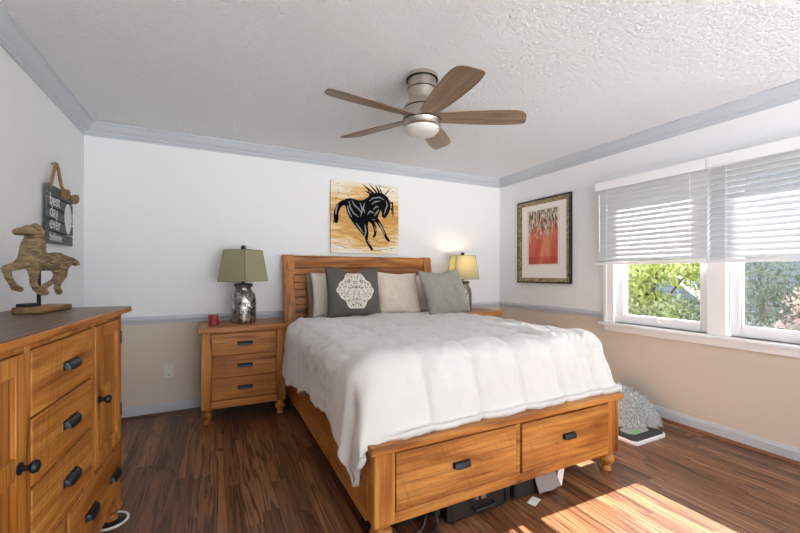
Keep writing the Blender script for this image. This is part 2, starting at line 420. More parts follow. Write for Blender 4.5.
# side rails
for sx in (-1, 1):
    b = MB(); x = sx * .805; bx(b, x - .016, x + .016, 1.56, 3.66, .126, .365)
    bx(b, x - .022, x + .022, 1.56, 3.66, .126, .155)
    b.build('side_rail', M['pine_y'], bed, bevel=.003)
b = MB(); bx(b, -.79, .79, 1.6, 3.6, .30, .335); b.build('slat_deck', M['pine_x'], bed)
# footboard
for sx in (-1, 1):
    b = MB(); x = sx * .765; bx(b, x - .05, x + .05, 1.485, 1.585, .126, .458); b.build('footboard_post', M['pine_z'], bed, bevel=.006)
b = MB(); bx(b, -.836, .836, 1.463, 1.605, .450, .483); b.build('footboard_top', M['pine_x'], bed, bevel=.006, seg=3)
b = MB(); bx(b, -.718, .718, 1.490, 1.512, .438, .454); bx(b, -.718, .718, 1.487, 1.512, .126, .174); bx(b, -.014, .014, 1.490, 1.512, .17, .445); bx(b, -.73, .73, 1.515, 1.575, .126, .452)
b.build('footboard_rail', M['pine_x'], bed, bevel=.003)
for sx in (-1, 1):
    b = MB(); xa, xb_ = (-.711, -.018) if sx < 0 else (.018, .711)
    yy = 1.485 if sx < 0 else 1.478
    bx(b, xa, xb_, yy, yy + .04, .178, .434)
    d = b.build('drawer', M['pine_saw_x'], bed, bevel=.003)
    rotated(cup_pull(.10), 0, ((xa + xb_) / 2, yy - 2.6, .310)).build('drawer_handle', M['iron'], d)
for sx in (-1, 1):
    for yy in (1.535, 3.58):
        MB().lathe(turned_foot(.128, .052), (sx * .762, yy - 2.6, 0)).build('leg', M['pine_z'], bed)

# mattress
b = MB(); b.box(1.615, 3.11, 1.66, 3.60, .338, .775)
tag(b.build('mattress', M['sheet'], bevel=.07, seg=5), 'thick white mattress, its corner showing at the headboard beside the pillows', 'mattress')

# ------------------------------------------------------------------ comforter
def comforter():
    xl, xr, yh, yf, zt = 1.625, 3.105, 3.34, 1.72, .828
    eL, eR, eF = .50, .33, .475
    dx = .0125
    Rr = .13
    P = np.arange(-eL, (xr - xl) + eR + 1e-6, dx); Q = np.arange(0, (yh - yf) + eF + 1e-6, dx)
    nu, nv = len(P), len(Q)
    L = yh - yf; Wd = xr - xl
    vs = []
    N = noise.noise
    for q in Q:
        # hem length of the left side: longer at the pillows and at the foot
        hem = 1 + .10 * math.cos((q - .2) * 3.2) + .05 * N(Vector((q * 4, 1, 2))) + .03 * N(Vector((q * 11, 3, 2)))
        for p in P:
            pp = p
            if p < 0: pp = p * hem
            ex = -pp if pp < 0 else (pp - Wd if pp > Wd else 0); side = -1 if pp < 0 else 1
            ey = max(0, q - L)
            if ey > 0:
                ey *= 1 + .03 * N(Vector((pp * 3.5, 7, 1)))
            x0 = xl + min(max(pp, 0), Wd); y0 = yh - min(q, L)
            if ex > 0 and ey > 0:          # rounded cloth corner
                a_, b_ = ex / (eL if side < 0 else eR), ey / eF
                mxx = max(a_, b_); k_ = mxx / (a_ ** 5 + b_ ** 5) ** (1 / 5); ex *= k_; ey *= k_
            r = math.hypot(ex, ey)
            # puffs between tufts
            tx, ty = pp / .30 + .25, q / .30 + .1
            puff = .020 * (abs(math.sin(math.pi * tx)) * abs(math.sin(math.pi * ty))) ** .55
            fxx, fyy = (tx - round(tx)) * .30, (ty - round(ty)) * .30
            d2 = fxx * fxx + fyy * fyy
            tuft = -.018 * math.exp(-d2 / (2 * .028 ** 2))
            wr = .013 * N(Vector((pp * 3, q * 3, .3))) + .011 * N(Vector((pp * 9 + q * 3, q * 6, 4))) + .007 * N(Vector((pp * 22, q * 15, 9)))
            ang = math.atan2(fyy, fxx); wr += .004 * math.sin(ang * 7 + round(tx) * 2.1 + round(ty)) * math.exp(-d2 / (2 * .06 ** 2)) * min(1, d2 / .0006)
            fade = max(0, min(1, (.36 - r) / .16)) if r > 0 else 1
            nrm = (puff * .8 + tuft) * fade + wr * (.4 + .6 * fade)
            if r < 1e-9:
                crown = .012 * math.sin(math.pi * min(max(pp / Wd, 0), 1))
                vs.append((x0, y0, zt + nrm + crown - .02 * max(0, 1 - q / .2))); continue
            phi = math.atan2(ey, ex)            # 0 = side, 90 deg = foot
            cs, sn = math.cos(phi), math.sin(phi)
            fside = .10 if side < 0 else .07
            ff = .34
            wf = sn ** 6
            fl = fside * (1 - wf) + ff * wf
            if r < Rr * math.pi / 2:
                a = r / Rr; out = Rr * math.sin(a); drop = Rr * (1 - math.cos(a)); nx = math.sin(a); nz = math.cos(a)
            else:
                k = r - Rr * math.pi / 2; out = Rr + fl * k; drop = Rr + k * math.sqrt(1 - fl * fl); nx = 1; nz = fl
            g = max(0, r - .10)
            # hanging folds
            fold = 0
            if phi > R(4) and phi < R(86):
                fold = g * .11 * math.sin(phi * 6.2 + .5) * math.sin(2 * phi)
            sideco = q if ex > 0 and ey == 0 else pp
            fold += g * (.050 * N(Vector((sideco * 6.5, r * 1.2, 3.7))) + .03 * N(Vector((sideco * 17, r * 2.0, 8))))
            if ex == 0: fold -= .016 * math.exp(-(fxx / .016) ** 2) * min(1, g / .12)
            if side < 0 and ex > 0:                       # one deeper fold near the pillows
                fold += -.030 * math.exp(-((q - .44 - .15 * ex) / .035) ** 2) * min(1, r / .15)
                fold += .016 * math.exp(-((q - .30) / .10) ** 2) * min(1, r / .15)
            o2 = out + fold + nrm * nx
            x = x0 + side * o2 * cs ** .55 if ex > 0 else x0
            y = y0 - o2 * sn ** 1.3 if ey > 0 else y0
            z = zt - drop + nrm * nz
            vs.append((x, y, z))
    A = np.array(vs)
    # resting on the footboard top
    for i in range(len(A)):
        x, y, z = A[i]
        if y < 1.64 and x > 1.40:
            if x < 1.60 and z < .51 + .3 * max(0, 1.56 - x):
                k = min(1, max(0, (.54 - z) / .05)); A[i][0] = x + (min(x, 1.487) - x) * k
            elif x >= 1.53 and z < .513: A[i][2] = .513 + .004 * N(Vector((x * 9, y * 9, 0)))
        if x > 3.25: A[i][0] = 3.25
    G = A.reshape(nv, nu, 3); W_ = np.clip((1.70 - G[..., 0]) / .06, 0, 1) * np.clip((1.80 - G[..., 1]) / .06, 0, 1)
    W_ = W_[1:-1, 1:-1, None] * .8
    for _ in range(14):
        av = (G[:-2, 1:-1] + G[2:, 1:-1] + G[1:-1, :-2] + G[1:-1, 2:]) / 4
        G[1:-1, 1:-1] = G[1:-1, 1:-1] * (1 - W_) + av * W_
        G[-1, :, :] = np.where((G[-1, :, 0] < 1.68)[:, None], .5 * G[-1] + .5 * G[-2] + .5 * (G[-2] - G[-3]), G[-1])
        G[-1, 1:-1] = np.where((G[-1, 1:-1, 0] < 1.68)[:, None], (G[-1, :-2] + G[-1, 1:-1] + G[-1, 2:]) / 3, G[-1, 1:-1])
    b = MB(); b.v = [tuple(p) for p in A]
    b.f = [[j * nu + i, j * nu + i + 1, (j + 1) * nu + i + 1, (j + 1) * nu + i] for j in range(nv - 1) for i in range(nu - 1)]
    b.m = [0] * len(b.f)
    o = b.build('comforter', M['linen'], recalc=True, sharp=180)
    sm = o.modifiers.new('smooth', 'SMOOTH'); sm.iterations = 1; sm.factor = .5
    so = o.modifiers.new('thick', 'SOLIDIFY'); so.thickness = .030; so.offset = -1
    return o
tag(comforter(), 'puffy tufted white comforter spread over the bed, one corner hanging to the left', 'comforter')

# ------------------------------------------------------------------ pillows
def pillow_mb(w, h, t, chop=0, pinch=.06, n=40, seed=0, wr=.006):
    """soft cushion in the x-z plane, base at z = 0, front facing -y"""
    b = MB(); N = noise.noise
    def pt(u, v, s):
        a, c = 2 * u - 1, 2 * v - 1
        k = (1 - a * a) * (1 - c * c)
        th = t / 2 * max(0, k) ** .42
        x = a * w / 2 * (1 - pinch * (1 - c * c) * abs(a) ** 2 * 1.0); z = h / 2 + c * h / 2 * (1 - pinch * (1 - a * a) * abs(c) ** 2)
        if chop and c > 0: z -= chop * math.exp(-(a / .38) ** 2) * c ** 2
        th *= 1 + .25 * (-c) * .6
        th += wr * N(Vector((a * 3 + seed, c * 3, s * 3 + seed))) * k ** .5 + wr * .5 * N(Vector((a * 9 + seed, c * 9, s + seed))) * k ** .5
        return (x, s * th, z)
    b.grid(lambda u, v: pt(u, v, -1), n, n); b.grid(lambda u, v: pt(u, v, 1), n, n)
    return b
def pillow(name, mat, loc, rz, lean, roll, dims, label, group, seed, chop=0, cord=None):
    t = pillow_mb(*dims, chop=chop, seed=seed).build(name, mat, None, merge=True, sharp=180)
    t.location = loc
    t.rotation_euler = (Matrix.Rotation(rz, 4, 'Z') @ Matrix.Rotation(-lean, 4, 'X') @ Matrix.Rotation(roll, 4, 'Y')).to_euler()
    tag(t, label, 'pillow', group)
    return t
# patterned pillow covers
m = NT('charcoal cushion with cream damask medallion'); sx = m.n('SeparateXYZ', i0=m.coord())
ax = m.math('ABSOLUTE', sx.outputs[0]); zz = m.math('SUBTRACT', sx.outputs[2], .235); az = m.math('ABSOLUTE', zz)
# outline: lobed diamond
lob = m.math('ADD', m.math('DIVIDE', ax, .150), m.math('DIVIDE', az, .19))
lob = m.math('ADD', lob, m.math('MULTIPLY', m.math('SINE', m.math('MULTIPLY', m.math('ARCTAN2', az, ax), 10)), .05))
box = m.math('MAXIMUM', m.math('DIVIDE', ax, .172), m.math('DIVIDE', az, .165))
msk = m.math('MULTIPLY', m.math('LESS_THAN', lob, 1.25), m.math('LESS_THAN', box, 1.0))
vec = m.n('CombineXYZ', i0=ax, i1=zz)
no = m.noise(vec.outputs[0], 46, 1, .4, 1.6); vo = m.n('TexVoronoi', Vector=vec.outputs[0], Scale=52, _feature='DISTANCE_TO_EDGE')
pat = m.math('MAXIMUM', m.math('GREATER_THAN', no, .50), m.math('LESS_THAN', vo.outputs[0], .10))
edge = m.math('GREATER_THAN', m.math('MAXIMUM', m.math('DIVIDE', lob, 1.25), box), .93)
fac = m.math('MULTIPLY', msk, m.math('MAXIMUM', pat, edge))
wv = m.noise(m.coord((400, 400, 60)), 1, 2)
m.bsdf(m.mix(fac, m.mix(wv, lin('4b4742'), lin('625d57')), lin('d8d2c8')), .85, 0, m.bump(m.math('ADD', fac, wv), .25, .002)); M['damask'] = m.mat
m = NT('sage cushion with stitched diamonds'); sx = m.n('SeparateXYZ', i0=m.coord())
def dl(op):
    a = m.math(op, m.math('MULTIPLY', sx.outputs[0], 1.15), sx.outputs[2]); f = m.math('FRACT', m.math('DIVIDE', m.math('ADD', a, 5.02), .16))
    return m.math('LESS_THAN', m.math('ABSOLUTE', m.math('SUBTRACT', f, .5)), .022)
ln = m.math('MAXIMUM', dl('ADD'), dl('SUBTRACT')); wv = m.noise(m.coord((300, 300, 300)), 1, 3)
m.bsdf(m.mix(m.math('MULTIPLY', ln, .45), m.mix(wv, lin('85837a'), lin('9c9a90')), lin('6c6a62')), .8, 0, m.bump(m.math('SUBTRACT', m.math('MULTIPLY', wv, .5), ln), .4, .003), Sheen__Weight=.3); M['sage'] = m.mat
G1, G2 = 'sleeping pillows against the headboard', 'cushions in front of the sleeping pillows'
pillow('sleeping_pillow', M['olive'], (2.02, 3.53, .80), 0, R(14), 0, (.60, .42, .16), 'olive grey pillow at the back, left, against the headboard', G1, 1)
pillow('sleeping_pillow', M['sham'], (2.05, 3.40, .81), R(-3), R(18), 0, (.62, .44, .17), 'cream white sleeping pillow peeking out left of the charcoal cushion', G1, 2)
pillow('sleeping_pillow', M['taupe'], (2.70, 3.53, .80), 0, R(14), 0, (.60, .40, .16), 'dark taupe pillow showing between the beige and the sage cushions', G1, 3)
pillow('sleeping_pillow', M['sham'], (2.80, 3.42, .81), R(3), R(18), 0, (.60, .42, .16), 'white sleeping pillow mostly hidden behind the sage cushion', G1, 4)
pillow('throw_cushion', M['damask'], (2.06, 3.16, .828), R(-2), R(19), R(1.5), (.51, .475, .16), 'charcoal cushion with a cream damask medallion', G2, 5, .05)
pillow('throw_cushion', M['beige_velvet'], (2.53, 3.22, .83), R(-2), R(21), R(2), (.46, .43, .15), 'plain beige velvet cushion in the middle of the row', G2, 6, .01)
pillow('throw_cushion', M['sage'], (3.0, 3.05, .822), R(10), R(20), R(-3), (.55, .46, .16), 'sage grey cushion stitched with diamonds, right end of the row', G2, 7, .03)

# ------------------------------------------------------------------ nightstands
def make_nightstand(loc, label):
    t = empty('nightstand', loc, 0, label, 'nightstand', 'pine nightstands beside the bed')
    # local: x centred, front at y = 0, back at y = .43
    b = MB().box(-.352, .352, -.025, .43, .742, .785); b.build('top', M['pine_top_x'], t, bevel=.005)
    b = MB(); b.box(-.255, .255, .02, .41, .125, .74).box(-.32, .32, .06, .41, .125, .735)
    b.box(-.255, .255, .002, .03, .12, .182).box(-.255, .255, .004, .03, .73, .742)
    b.build('carcass', M['pine_x'], t, bevel=.002)
    for sx in (-1, 1):
        MB().box(sx * .29 - .037, sx * .29 + .037, -.004, .07, .12, .742).build('corner_post', M['pine_z'], t, bevel=.006)
    for z0, z1 in ((.187, .362), (.369, .545), (.552, .728)):
        d = MB().box(-.249, .249, .0, .03, z0, z1).build('drawer', M['pine_saw_x'], t, bevel=.003)
        rotated(cup_pull(.12), 0, (0, 0, (z0 + z1) / 2)).build('drawer_handle', M['iron'], d)
    for sx in (-1, 1):
        for y in (.035, .375):
            MB().lathe(turned_foot(.122, .045), (sx * .285, y, 0)).build('leg', M['pine_z'], t)
    return t
ns = make_nightstand((1.172, 3.395, 0), 'three drawer pine nightstand left of the bed')
n2 = copy_tree(ns); n2.location = (3.58, 3.395, 0); n2['label'] = 'pine nightstand right of the bed, mostly hidden behind the comforter'

# ------------------------------------------------------------------ lamps
m = NT('mercury glass'); v = m.coord(); n1 = m.noise(v, 26, 5, .65, .8); n2_ = m.noise(v, 90, 3)
ff = m.math('ADD', m.math('MULTIPLY', n1, .8), m.math('MULTIPLY', n2_, .25))
m.bsdf(m.ramp(ff, [(.36, lin('2b2927')), (.48, lin('7c7a77')), (.62, lin('d0cecb'))]), m.ramp(n1, [(.4, (.35, .35, .35, 1)), (.65, (.12, .12, .12, 1))]), .85, m.bump(n1, .2, .004)); M['mercury'] = m.mat
m = NT('olive linen shade'); v = m.coord((300, 300, 300)); n1 = m.noise(v, 1, 2)
col = m.mix(n1, lin('bcb89a'), lin('cbc7ab'))
mx = m.n('MixShader', i0=.5, i1=m.n('BsdfDiffuse', Color=col).outputs[0], i2=m.n('BsdfTranslucent', Color=col).outputs[0])
m.t.links.new(mx.outputs[0], m.out.inputs[0]); M['shade'] = m.mat
M['seam'] = plain('shade seam', '75724f', .9)
def bulb_mat(name, on):
    m = NT(name)
    if on:
        e = m.n('Emission', Color=(1, .78, .5, 1), Strength=on); m.t.links.new(e.outputs[0], m.out.inputs[0])
    else: m.bsdf(lin('e8e4da'), .3)
    return m.mat
M['letter'] = plain('pale label paint', 'd9d7d2', .5)
def make_lamp(loc, rz, label, on):
    t = empty('table_lamp', loc, rz, label, 'lamp', 'mercury glass table lamps')
    MB().lathe([(.094, 0), (.100, .006), (.104, .03), (.106, .13), (.105, .205), (.096, .252), (.076, .282), (.066, .293), (.066, .31), (.072, .315), (.072, .328), (.05, .332)], n=36).build('jar_base', M['mercury'], t, sharp=60)
    MB().lathe([(.066, .318), (.077, .321), (.078, .338), (.07, .346), (.02, .35), (.012, .356), (.012, .40), (.018, .402), (.018, .45), (0, .45)], n=28).build('lid', M['black'], t)
    # shield emblem: ring with a cross, and a curved row of bars, on the side towards the room
    e = MB(); rj = .1065; a0 = -rz - R(90 + 8)
    def on_jar(a, z, r=rj): return (r * math.cos(a), r * math.sin(a), z)
    e.tube([on_jar(a0 + .16 * math.cos(q), .115 + .026 * math.sin(q)) for q in [i * math.pi / 8 for i in range(16)]], .0028, 6, closed=True)
    e.tube([on_jar(a0, .10), on_jar(a0, .13)], .0025, 6); e.tube([on_jar(a0 - .09, .117), on_jar(a0, .117), on_jar(a0 + .09, .117)], .0025, 6)
    e.build('emblem', M['letter'], t)
    # square tapered shade
    z0, z1, s0, s1 = .368, .640, .145, .112
    vs = []; n = 6
    b = MB()
    def ring(s, z): return [(-s, -s, z), (s, -s, z), (s, s, z), (-s, s, z)]
    o0, o1 = ring(s0, z0), ring(s1, z1)
    b.add(o0 + o1, [(i, (i + 1) % 4, 4 + (i + 1) % 4, 4 + i) for i in range(4)])
    sh = b.build('lamp_shade', M['shade'], t, smooth=False)
    so = sh.modifiers.new('thick', 'SOLIDIFY'); so.thickness = .002
    q = MB()
    for i in range(4):
        q.tube([o0[i], o1[i]], .0022, 6)
    for rr in (o0, o1): q.tube(rr, .0026, 6, closed=True)
    q.build('shade_trim', M['seam'], sh)
    b = MB(); b.tube([(-s1, -s1, z1 - .012), (s1, s1, z1 - .012)], .002, 5); b.tube([(-s1, s1, z1 - .012), (s1, -s1, z1 - .012)], .002, 5); b.tube([(0, 0, .45), (0, 0, .64)], .003, 6)
    b.build('shade_fitter', M['iron'], t)
    MB().lathe([(.006, .628), (.014, .640), (.021, .652), (.022, .664), (.017, .676), (.008, .683), (0, .684)], n=16).build('finial', M['black'], t)
    MB().lathe([(.013, .45), (.014, .51), (.027, .55), (.03, .575), (.022, .60), (0, .61)], (.0, .0, 0), n=16).build('light_bulb', bulb_mat('bulb lit' if on else 'bulb unlit', on), t)
    return t
make_lamp((1.172, 3.60, .785), R(45), 'unlit lamp with olive shade on the nightstand left of the bed', 0)
make_lamp((3.545, 3.62, .785), R(-16), 'lit lamp with glowing shade on the nightstand right of the bed', 42)

# candle
t = empty('jar_candle', (.935, 3.52, .785), 0, 'dark red candle in a clear glass jar on the left nightstand', 'candle')
MB().lathe([(.0, .004), (.0384, .004), (.0384, .088), (0, .088)], n=24).build('wax', plain('red wax', '951f24', .45), t)
MB().lathe([(.037, .0), (.0395, .003), (.0395, .108), (.0388, .108), (.0388, .0035), (0, .0035)], n=24).build('glass_jar', M['glass'], t)
MB().tube([(0, 0, .088), (.001, 0, .099)], .002, 5).build('wick', M['black'], t)

# ------------------------------------------------------------------ dresser
dr = empty('dresser', (.52, 2.32, 0), R(-4.05), 'long pine dresser with drawers and doors against the left wall', 'dresser')
LN = 1.272
b = MB(); b.box(-.415, .032, -LN - .03, .042, 1.027, 1.055); b.m[1] = 1; b.build('top', [M['pine_y'], M['pine_top']], dr, bevel=.005)
b = MB(); b.box(-.405, -.03, -LN, 0, .13, 1.02)
b.box(-.03, -.002, -LN, 0, .385, .402).box(-.03, -.002, -.03, 0, .12, 1.027).box(-.03, -.002, -LN, -LN + .03, .12, 1.027)
b.box(-.03, 0, -.402, -.37, .40, 1.027).box(-.03, 0, -.902, -.872, .40, 1.027).box(-.03, -.002, -LN, 0, 1.003, 1.027).box(-.03, -.002, -LN, 0, .115, .152)
b.box(-.03, -.002, -.652, -.62, .15, .39)
b.build('carcass', M['pine_z'], dr, bevel=.002)
def dresser_drawer(s0, s1, z0, z1, hs):
    d = MB().box(-.025, .002, s0, s1, z0, z1).build('drawer', M['pine_saw_y'], dr, bevel=.003)
    for h_ in hs: rotated(cup_pull(.11), R(90), (.002, h_, (z0 + z1) / 2)).build('drawer_handle', M['iron'], d)
for z0, z1 in ((.806, 1.0), (.602, .799), (.408, .595)): dresser_drawer(-.868, -.406, z0, z1, [-.61])
dresser_drawer(-.617, -.033, .156, .381, [-.13, -.42]); dresser_drawer(-LN + .033, -.655, .156, .381, [-.85, -1.14])
def dresser_door(s0, s1, knob_s, hinge_s):
    b = MB(); st = .05; z0, z1 = .408, 1.0
    b.box(-.022, .004, s0, s0 + st, z0, z1).box(-.022, .004, s1 - st, s1, z0, z1)
    for a, c in ((z0, z0 + .055), (.665, .725), (z1 - .055, z1)): b.box(-.022, .003, s0 + st, s1 - st, a, c)
    d = b.build('door', M['pine_z'], dr, bevel=.003)
    MB().box(-.02, -.008, s0 + st - .004, s1 - st + .004, z0 + .05, z1 - .05).build('door_panel', M['pine_boards_y'], d)
    rotated(knob_mb(), R(90), (.004, knob_s, .69)).build('door_knob', M['iron'], d)
    for z in (.55, .905): MB().box(0, .006, hinge_s - .009, hinge_s + .009, z - .032, z + .032).build('hinge', M['iron'], d, bevel=.002)
dresser_door(-.367, -.033, -.335, -.030); dresser_door(-LN + .033, -.905, -.94, -LN + .03)
for x in (-.035, -.355):
    for s in (-.035, -LN + .05): zc_ = .013 if x > -.1 and s > -.1 else 0; MB().lathe(turned_foot(.118 - zc_, .045), (x, s, zc_)).build('leg', M['pine_z'], dr)
# caster cup under the visible foot
t = empty('furniture_cup', (.476, 2.272, 0), 0, 'dark round floor cup with white rim under the far foot of the dresser', 'furniture cup')
t.location = (.4826, 2.2875, 0)
MB().lathe([(.066, 0), (.068, .004), (.06, .010), (.02, .012), (0, .012)], n=36).build('cup', M['black'], t)
MB().tube([(.069 * math.cos(a), .069 * math.sin(a), .008) for a in [i * math.pi / 20 for i in range(40)]], .006, 8, closed=True).build('rim', plain('white rubber rim', 'dcdcd8', .5), t)

# ------------------------------------------------------------------ horse sculpture on the dresser
m = NT('driftwood chips'); v = m.coord((14, 14, 40)); n1 = m.noise(v, 1.3, 5, .65, 1); vo = m.n('TexVoronoi', Vector=m.coord((30, 30, 75)), Scale=1.0)
m.bsdf(m.ramp(n1, [(.3, lin('4d3c2a')), (.5, lin('8b7556')), (.72, lin('b7a17d'))]), .85, 0, m.bump(m.math('ADD', vo.outputs[0], n1), 1.0, .02)); M['driftwood'] = m.mat
hd = Vector((.28, .96)).normalized()
hs = empty('horse_sculpture', (.262, 2.155, 1.056), math.atan2(hd.y, hd.x), 'galloping driftwood horse sculpture on a post, standing on the dresser', 'sculpture')
# local x along the horse (tail at +x), z up
HX, HZ = .00110, .00079
def hp(px, py, yo=0):   # side-view sketch units -> local metres
    return Vector(((px - 222) * HX, -yo, .03 + (478 - py) * HZ))
chains = [
    [(262, 240, 48, 0), (205, 238, 50, 0), (168, 222, 46, 0), (172, 165, 41, 0), (186, 120, 36, 0), (196, 84, 31, 0)], [(200, 80, 32, 0), (162, 80, 29, 0), (132, 88, 21, 0), (106, 95, 17, 0)],
    [(205, 243, 48, 0), (262, 240, 48, 0), (310, 238, 52, 0), (346, 240, 42, 0), (372, 224, 22, 0), (398, 226, 20, 0), (424, 240, 20, 0), (450, 248, 8, 0)],
    [(150, 248, 32, -.008), (118, 268, 22, -.008), (76, 280, 18, -.010), (82, 318, 15, -.010), (102, 360, 14, -.010), (112, 376, 17, -.010), (136, 388, 14, -.010)],
    [(172, 265, 30, .010), (162, 318, 20, .02), (158, 355, 16, .02), (172, 386, 16, .02), (200, 406, 19, .02), (222, 412, 14, .02)],
    [(300, 265, 34, .012), (290, 318, 22, .022), (262, 348, 15, .022), (224, 368, 14, .022), (200, 388, 17, .022)],
    [(345, 262, 38, -.010), (374, 316, 22, -.02), (352, 356, 15, -.02), (338, 386, 15, -.02), (352, 416, 17, -.02)]]
b = MB()
for ch in chains:
    pts = [hp(px, py, yo) for px, py, r, yo in ch]; rs = [r * .00084 for _, _, r, _ in ch]
    fine, fr_ = [], []
    for q in range(len(pts) - 1):
        for u in range(4): fine.append(pts[q].lerp(pts[q + 1], u / 4)); fr_.append(rs[q] + (rs[q + 1] - rs[q]) * u / 4)
    fine.append(pts[-1]); fr_.append(rs[-1])
    for p, r in zip(fine, fr_): b.lathe([(r * math.sin(math.pi * q / 8), -r * math.cos(math.pi * q / 8)) for q in range(9)], p, 10)
for px, py in [(216, 58), (228, 80), (236, 104), (238, 128), (238, 152), (236, 172)]:
    b.tube([hp(px - 26, py), hp(px - 4, py + 3), hp(px + 12, py + 10)], [.022, .014, .004], 7)
b.tube([hp(196, 66), hp(206, 42)], [.014, .004], 7)
body = b.build('horse_body', M['driftwood'], hs, recalc=False)
rm = body.modifiers.new('remesh', 'REMESH'); rm.mode = 'VOXEL'; rm.voxel_size = .0045; rm.use_smooth_shade = True
sm = body.modifiers.new('smooth', 'SMOOTH'); sm.iterations = 3
MB().box(-.015, -.005, -.005, .005, .028, .22).build('post', plain('blue black steel', '26323f', .4, .7), hs)
MB().box(-.085, .118, -.05, .05, 0, .026).build('base_block', wood('driftwood base', '5a4128', '8c6b45', 'a98a60', axis='x', knots=False), hs, bevel=.004)
tag(MB().box(-.034, .034, -.022, .022, 0, .014).build('small_box', M['black'], bevel=.003), 'small flat black box lying on the base of the horse sculpture', 'box')
o = bpy.data.objects['small_box']; o.location = (.232, 2.125, 1.082); o.rotation_euler = (0, 0, R(66))

# ------------------------------------------------------------------ plank sign on the left wall
m = NT('charcoal painted plank'); n1 = m.noise(m.coord((60, 3, 60)), 1, 4)
m.bsdf(m.ramp(n1, [(.3, lin('3f4347')), (.7, lin('5d6165'))]), .7, 0, m.bump(n1, .2, .003)); M['signgrey'] = m.mat
M['rope'] = plain('jute rope', '8b6f4e', .9, 0, .8, 160, .35, 60)
M['batten'] = plain('raw batten', '8f7a62', .8, 0, .2, 60, .15)
M['chalk'] = plain('white stencil paint', 'd4d6d8', .8)
sg = empty('plank_sign', (0, 3.225, 1.41), 0, 'charcoal plank sign with white words, hung by a rope on the left wall', 'sign')
b = MB()
for sy in (-.13, .13): MB().box(0.001, .018, sy - .02, sy + .02, .01, .36).build('batten', M['batten'], sg)
ph = .0735
for i in range(5):
    b = MB(); yo = [.0, .004, -.003, .003, -.002][i]
    b.box(.018, .034, -.225 + yo, .225 + yo, i * ph + .003, (i + 1) * ph - .004)
    b.build('plank', M['signgrey'], sg, bevel=.002)
def text_mesh(name, body, size, mat, parent, loc, rot, align='LEFT', extrude=.0006):
    cu = bpy.data.curves.new(name, 'FONT'); cu.body = body; cu.size = size; cu.extrude = extrude; cu.align_x = align
    tmp = bpy.data.objects.new('tmp', cu); COL.objects.link(tmp)
    dg = bpy.context.evaluated_depsgraph_get(); me = bpy.data.meshes.new_from_object(tmp.evaluated_get(dg)); me.materials.clear(); me.materials.append(mat)
    bpy.data.objects.remove(tmp); o = bpy.data.objects.new(name, me); COL.objects.link(o); o.parent = parent; o.location = loc; o.rotation_euler = rot
    return o
for i, wd in enumerate(['best', 'day', 'ever', 'believe']):
    text_mesh('lettering', wd, .105 if i < 3 else .076, M['chalk'], sg, (.0348, -.205, (3 - i) * ph + .018 + (0.0)), (R(90), 0, R(90)))
pts = []
for k in range(40):
    a = 2 * math.pi * k / 40; r = 1
    pts.append((.125 + .072 * math.sin(a) * (1 - .25 * (math.cos(a) < 0) * abs(math.cos(a))), .185 + .105 * math.cos(a)))
pts += []
MB().prism(pts, 'x', .0345, .0355).build('white_motif', M['chalk'], sg)
b = MB()
zt = 5 * ph
b.tube([(.03, -.18, zt - .03), (.03, -.15, zt + .03), (.028, -.09, zt + .13), (.02, -.065, zt + .155), (.028, -.04, zt + .13), (.034, .0, zt + .02), (.045, .01, zt - .015)], .0095, 8)
b.build('hanging_rope', M['rope'], sg)
for yk in (.015, .205):
    b = MB()
    for k in range(3):
        b.tube([(.048 + .014 * math.sin(q) * (k != 1), yk + (.042 - .007 * k) * math.cos(q) , zt - .028 - .004 * k + .022 * math.sin(q + k)) for q in [i * math.pi / 6 for i in range(12)]], .0115, 6, closed=True)
    b.tube([(.05, yk - .03, zt - .03), (.055, yk + .05, zt - .022)], .011, 7)
    b.build('rope_knot', M['rope'], sg)
MB().lathe([(.004, 0), (.004, .03), (.009, .031), (.009, .034), (0, .034)], (0, -.065, zt + .147), 8, Matrix.Rotation(R(90), 4, 'Y')).build('nail', M['iron'], sg)

# outlet plate
t = empty('wall_plate', (.583, D, .372), 0, 'pale blank wall plate low on the beige back wall', 'wall plate')
MB().box(-.035, .035, -.006, 0, -.06, .06).build('plate', plain('plate plastic', 'd8d4cc', .4), t, bevel=.003)
for z in (-.042, .042): MB().lathe([(.004, 0), (.003, .0015), (0, .0015)], (0, -.006, z), 8, Matrix.Rotation(R(90), 4, 'X')).build('screw', M['iron'], t)

# ------------------------------------------------------------------ canvas with the painted horse
m = NT('ochre and white brushed ground'); sx = m.coord((1.2, 1, 7)); n1 = m.noise(sx, 2.6, 6, .65, .6); n2_ = m.noise(m.coord((14, 1, 50)), 1, 4, .6)
mk = m.n('SeparateXYZ', i0=m.coord()); edge = m.math('ABSOLUTE', mk.outputs[0]); ez = m.math('ABSOLUTE', m.math('ADD', mk.outputs[2], .02))
wgt = m.math('SUBTRACT', n1, m.math('MULTIPLY', m.math('POWER', m.math('ADD', m.math('MULTIPLY', edge, .8), m.math('MULTIPLY', ez, 2.0)), 2), .42))
col = m.ramp(wgt, [(.16, lin('e4ddd0')), (.32, lin('dcb87c')), (.46, lin('bf8a42')), (.68, lin('dcb478'))])
col = m.mix(m.ramp(n2_, [(.62, (0, 0, 0, 1)), (.72, (.75, .75, .75, 1))]), col, lin('6b5138'))
m.bsdf(col, .7, 0, m.bump(n2_, .3, .003)); M['ground'] = m.mat
M['inkblack'] = plain('black paint', '0a0b0e', .9, 0, .3, 60, Specular__IOR__Level=.1)
M['inkgrey'] = plain('pale grey paint', '8f9096', .6, 0, .4, 60)
cv = empty('canvas_painting', (2.414, D, 1.815), 0, 'square canvas of a dark galloping horse on ochre, above the headboard', 'painting')
MB().box(-.39, .39, -.038, -.001, -.382, .382).build('canvas', M['ground'], cv, bevel=.004)
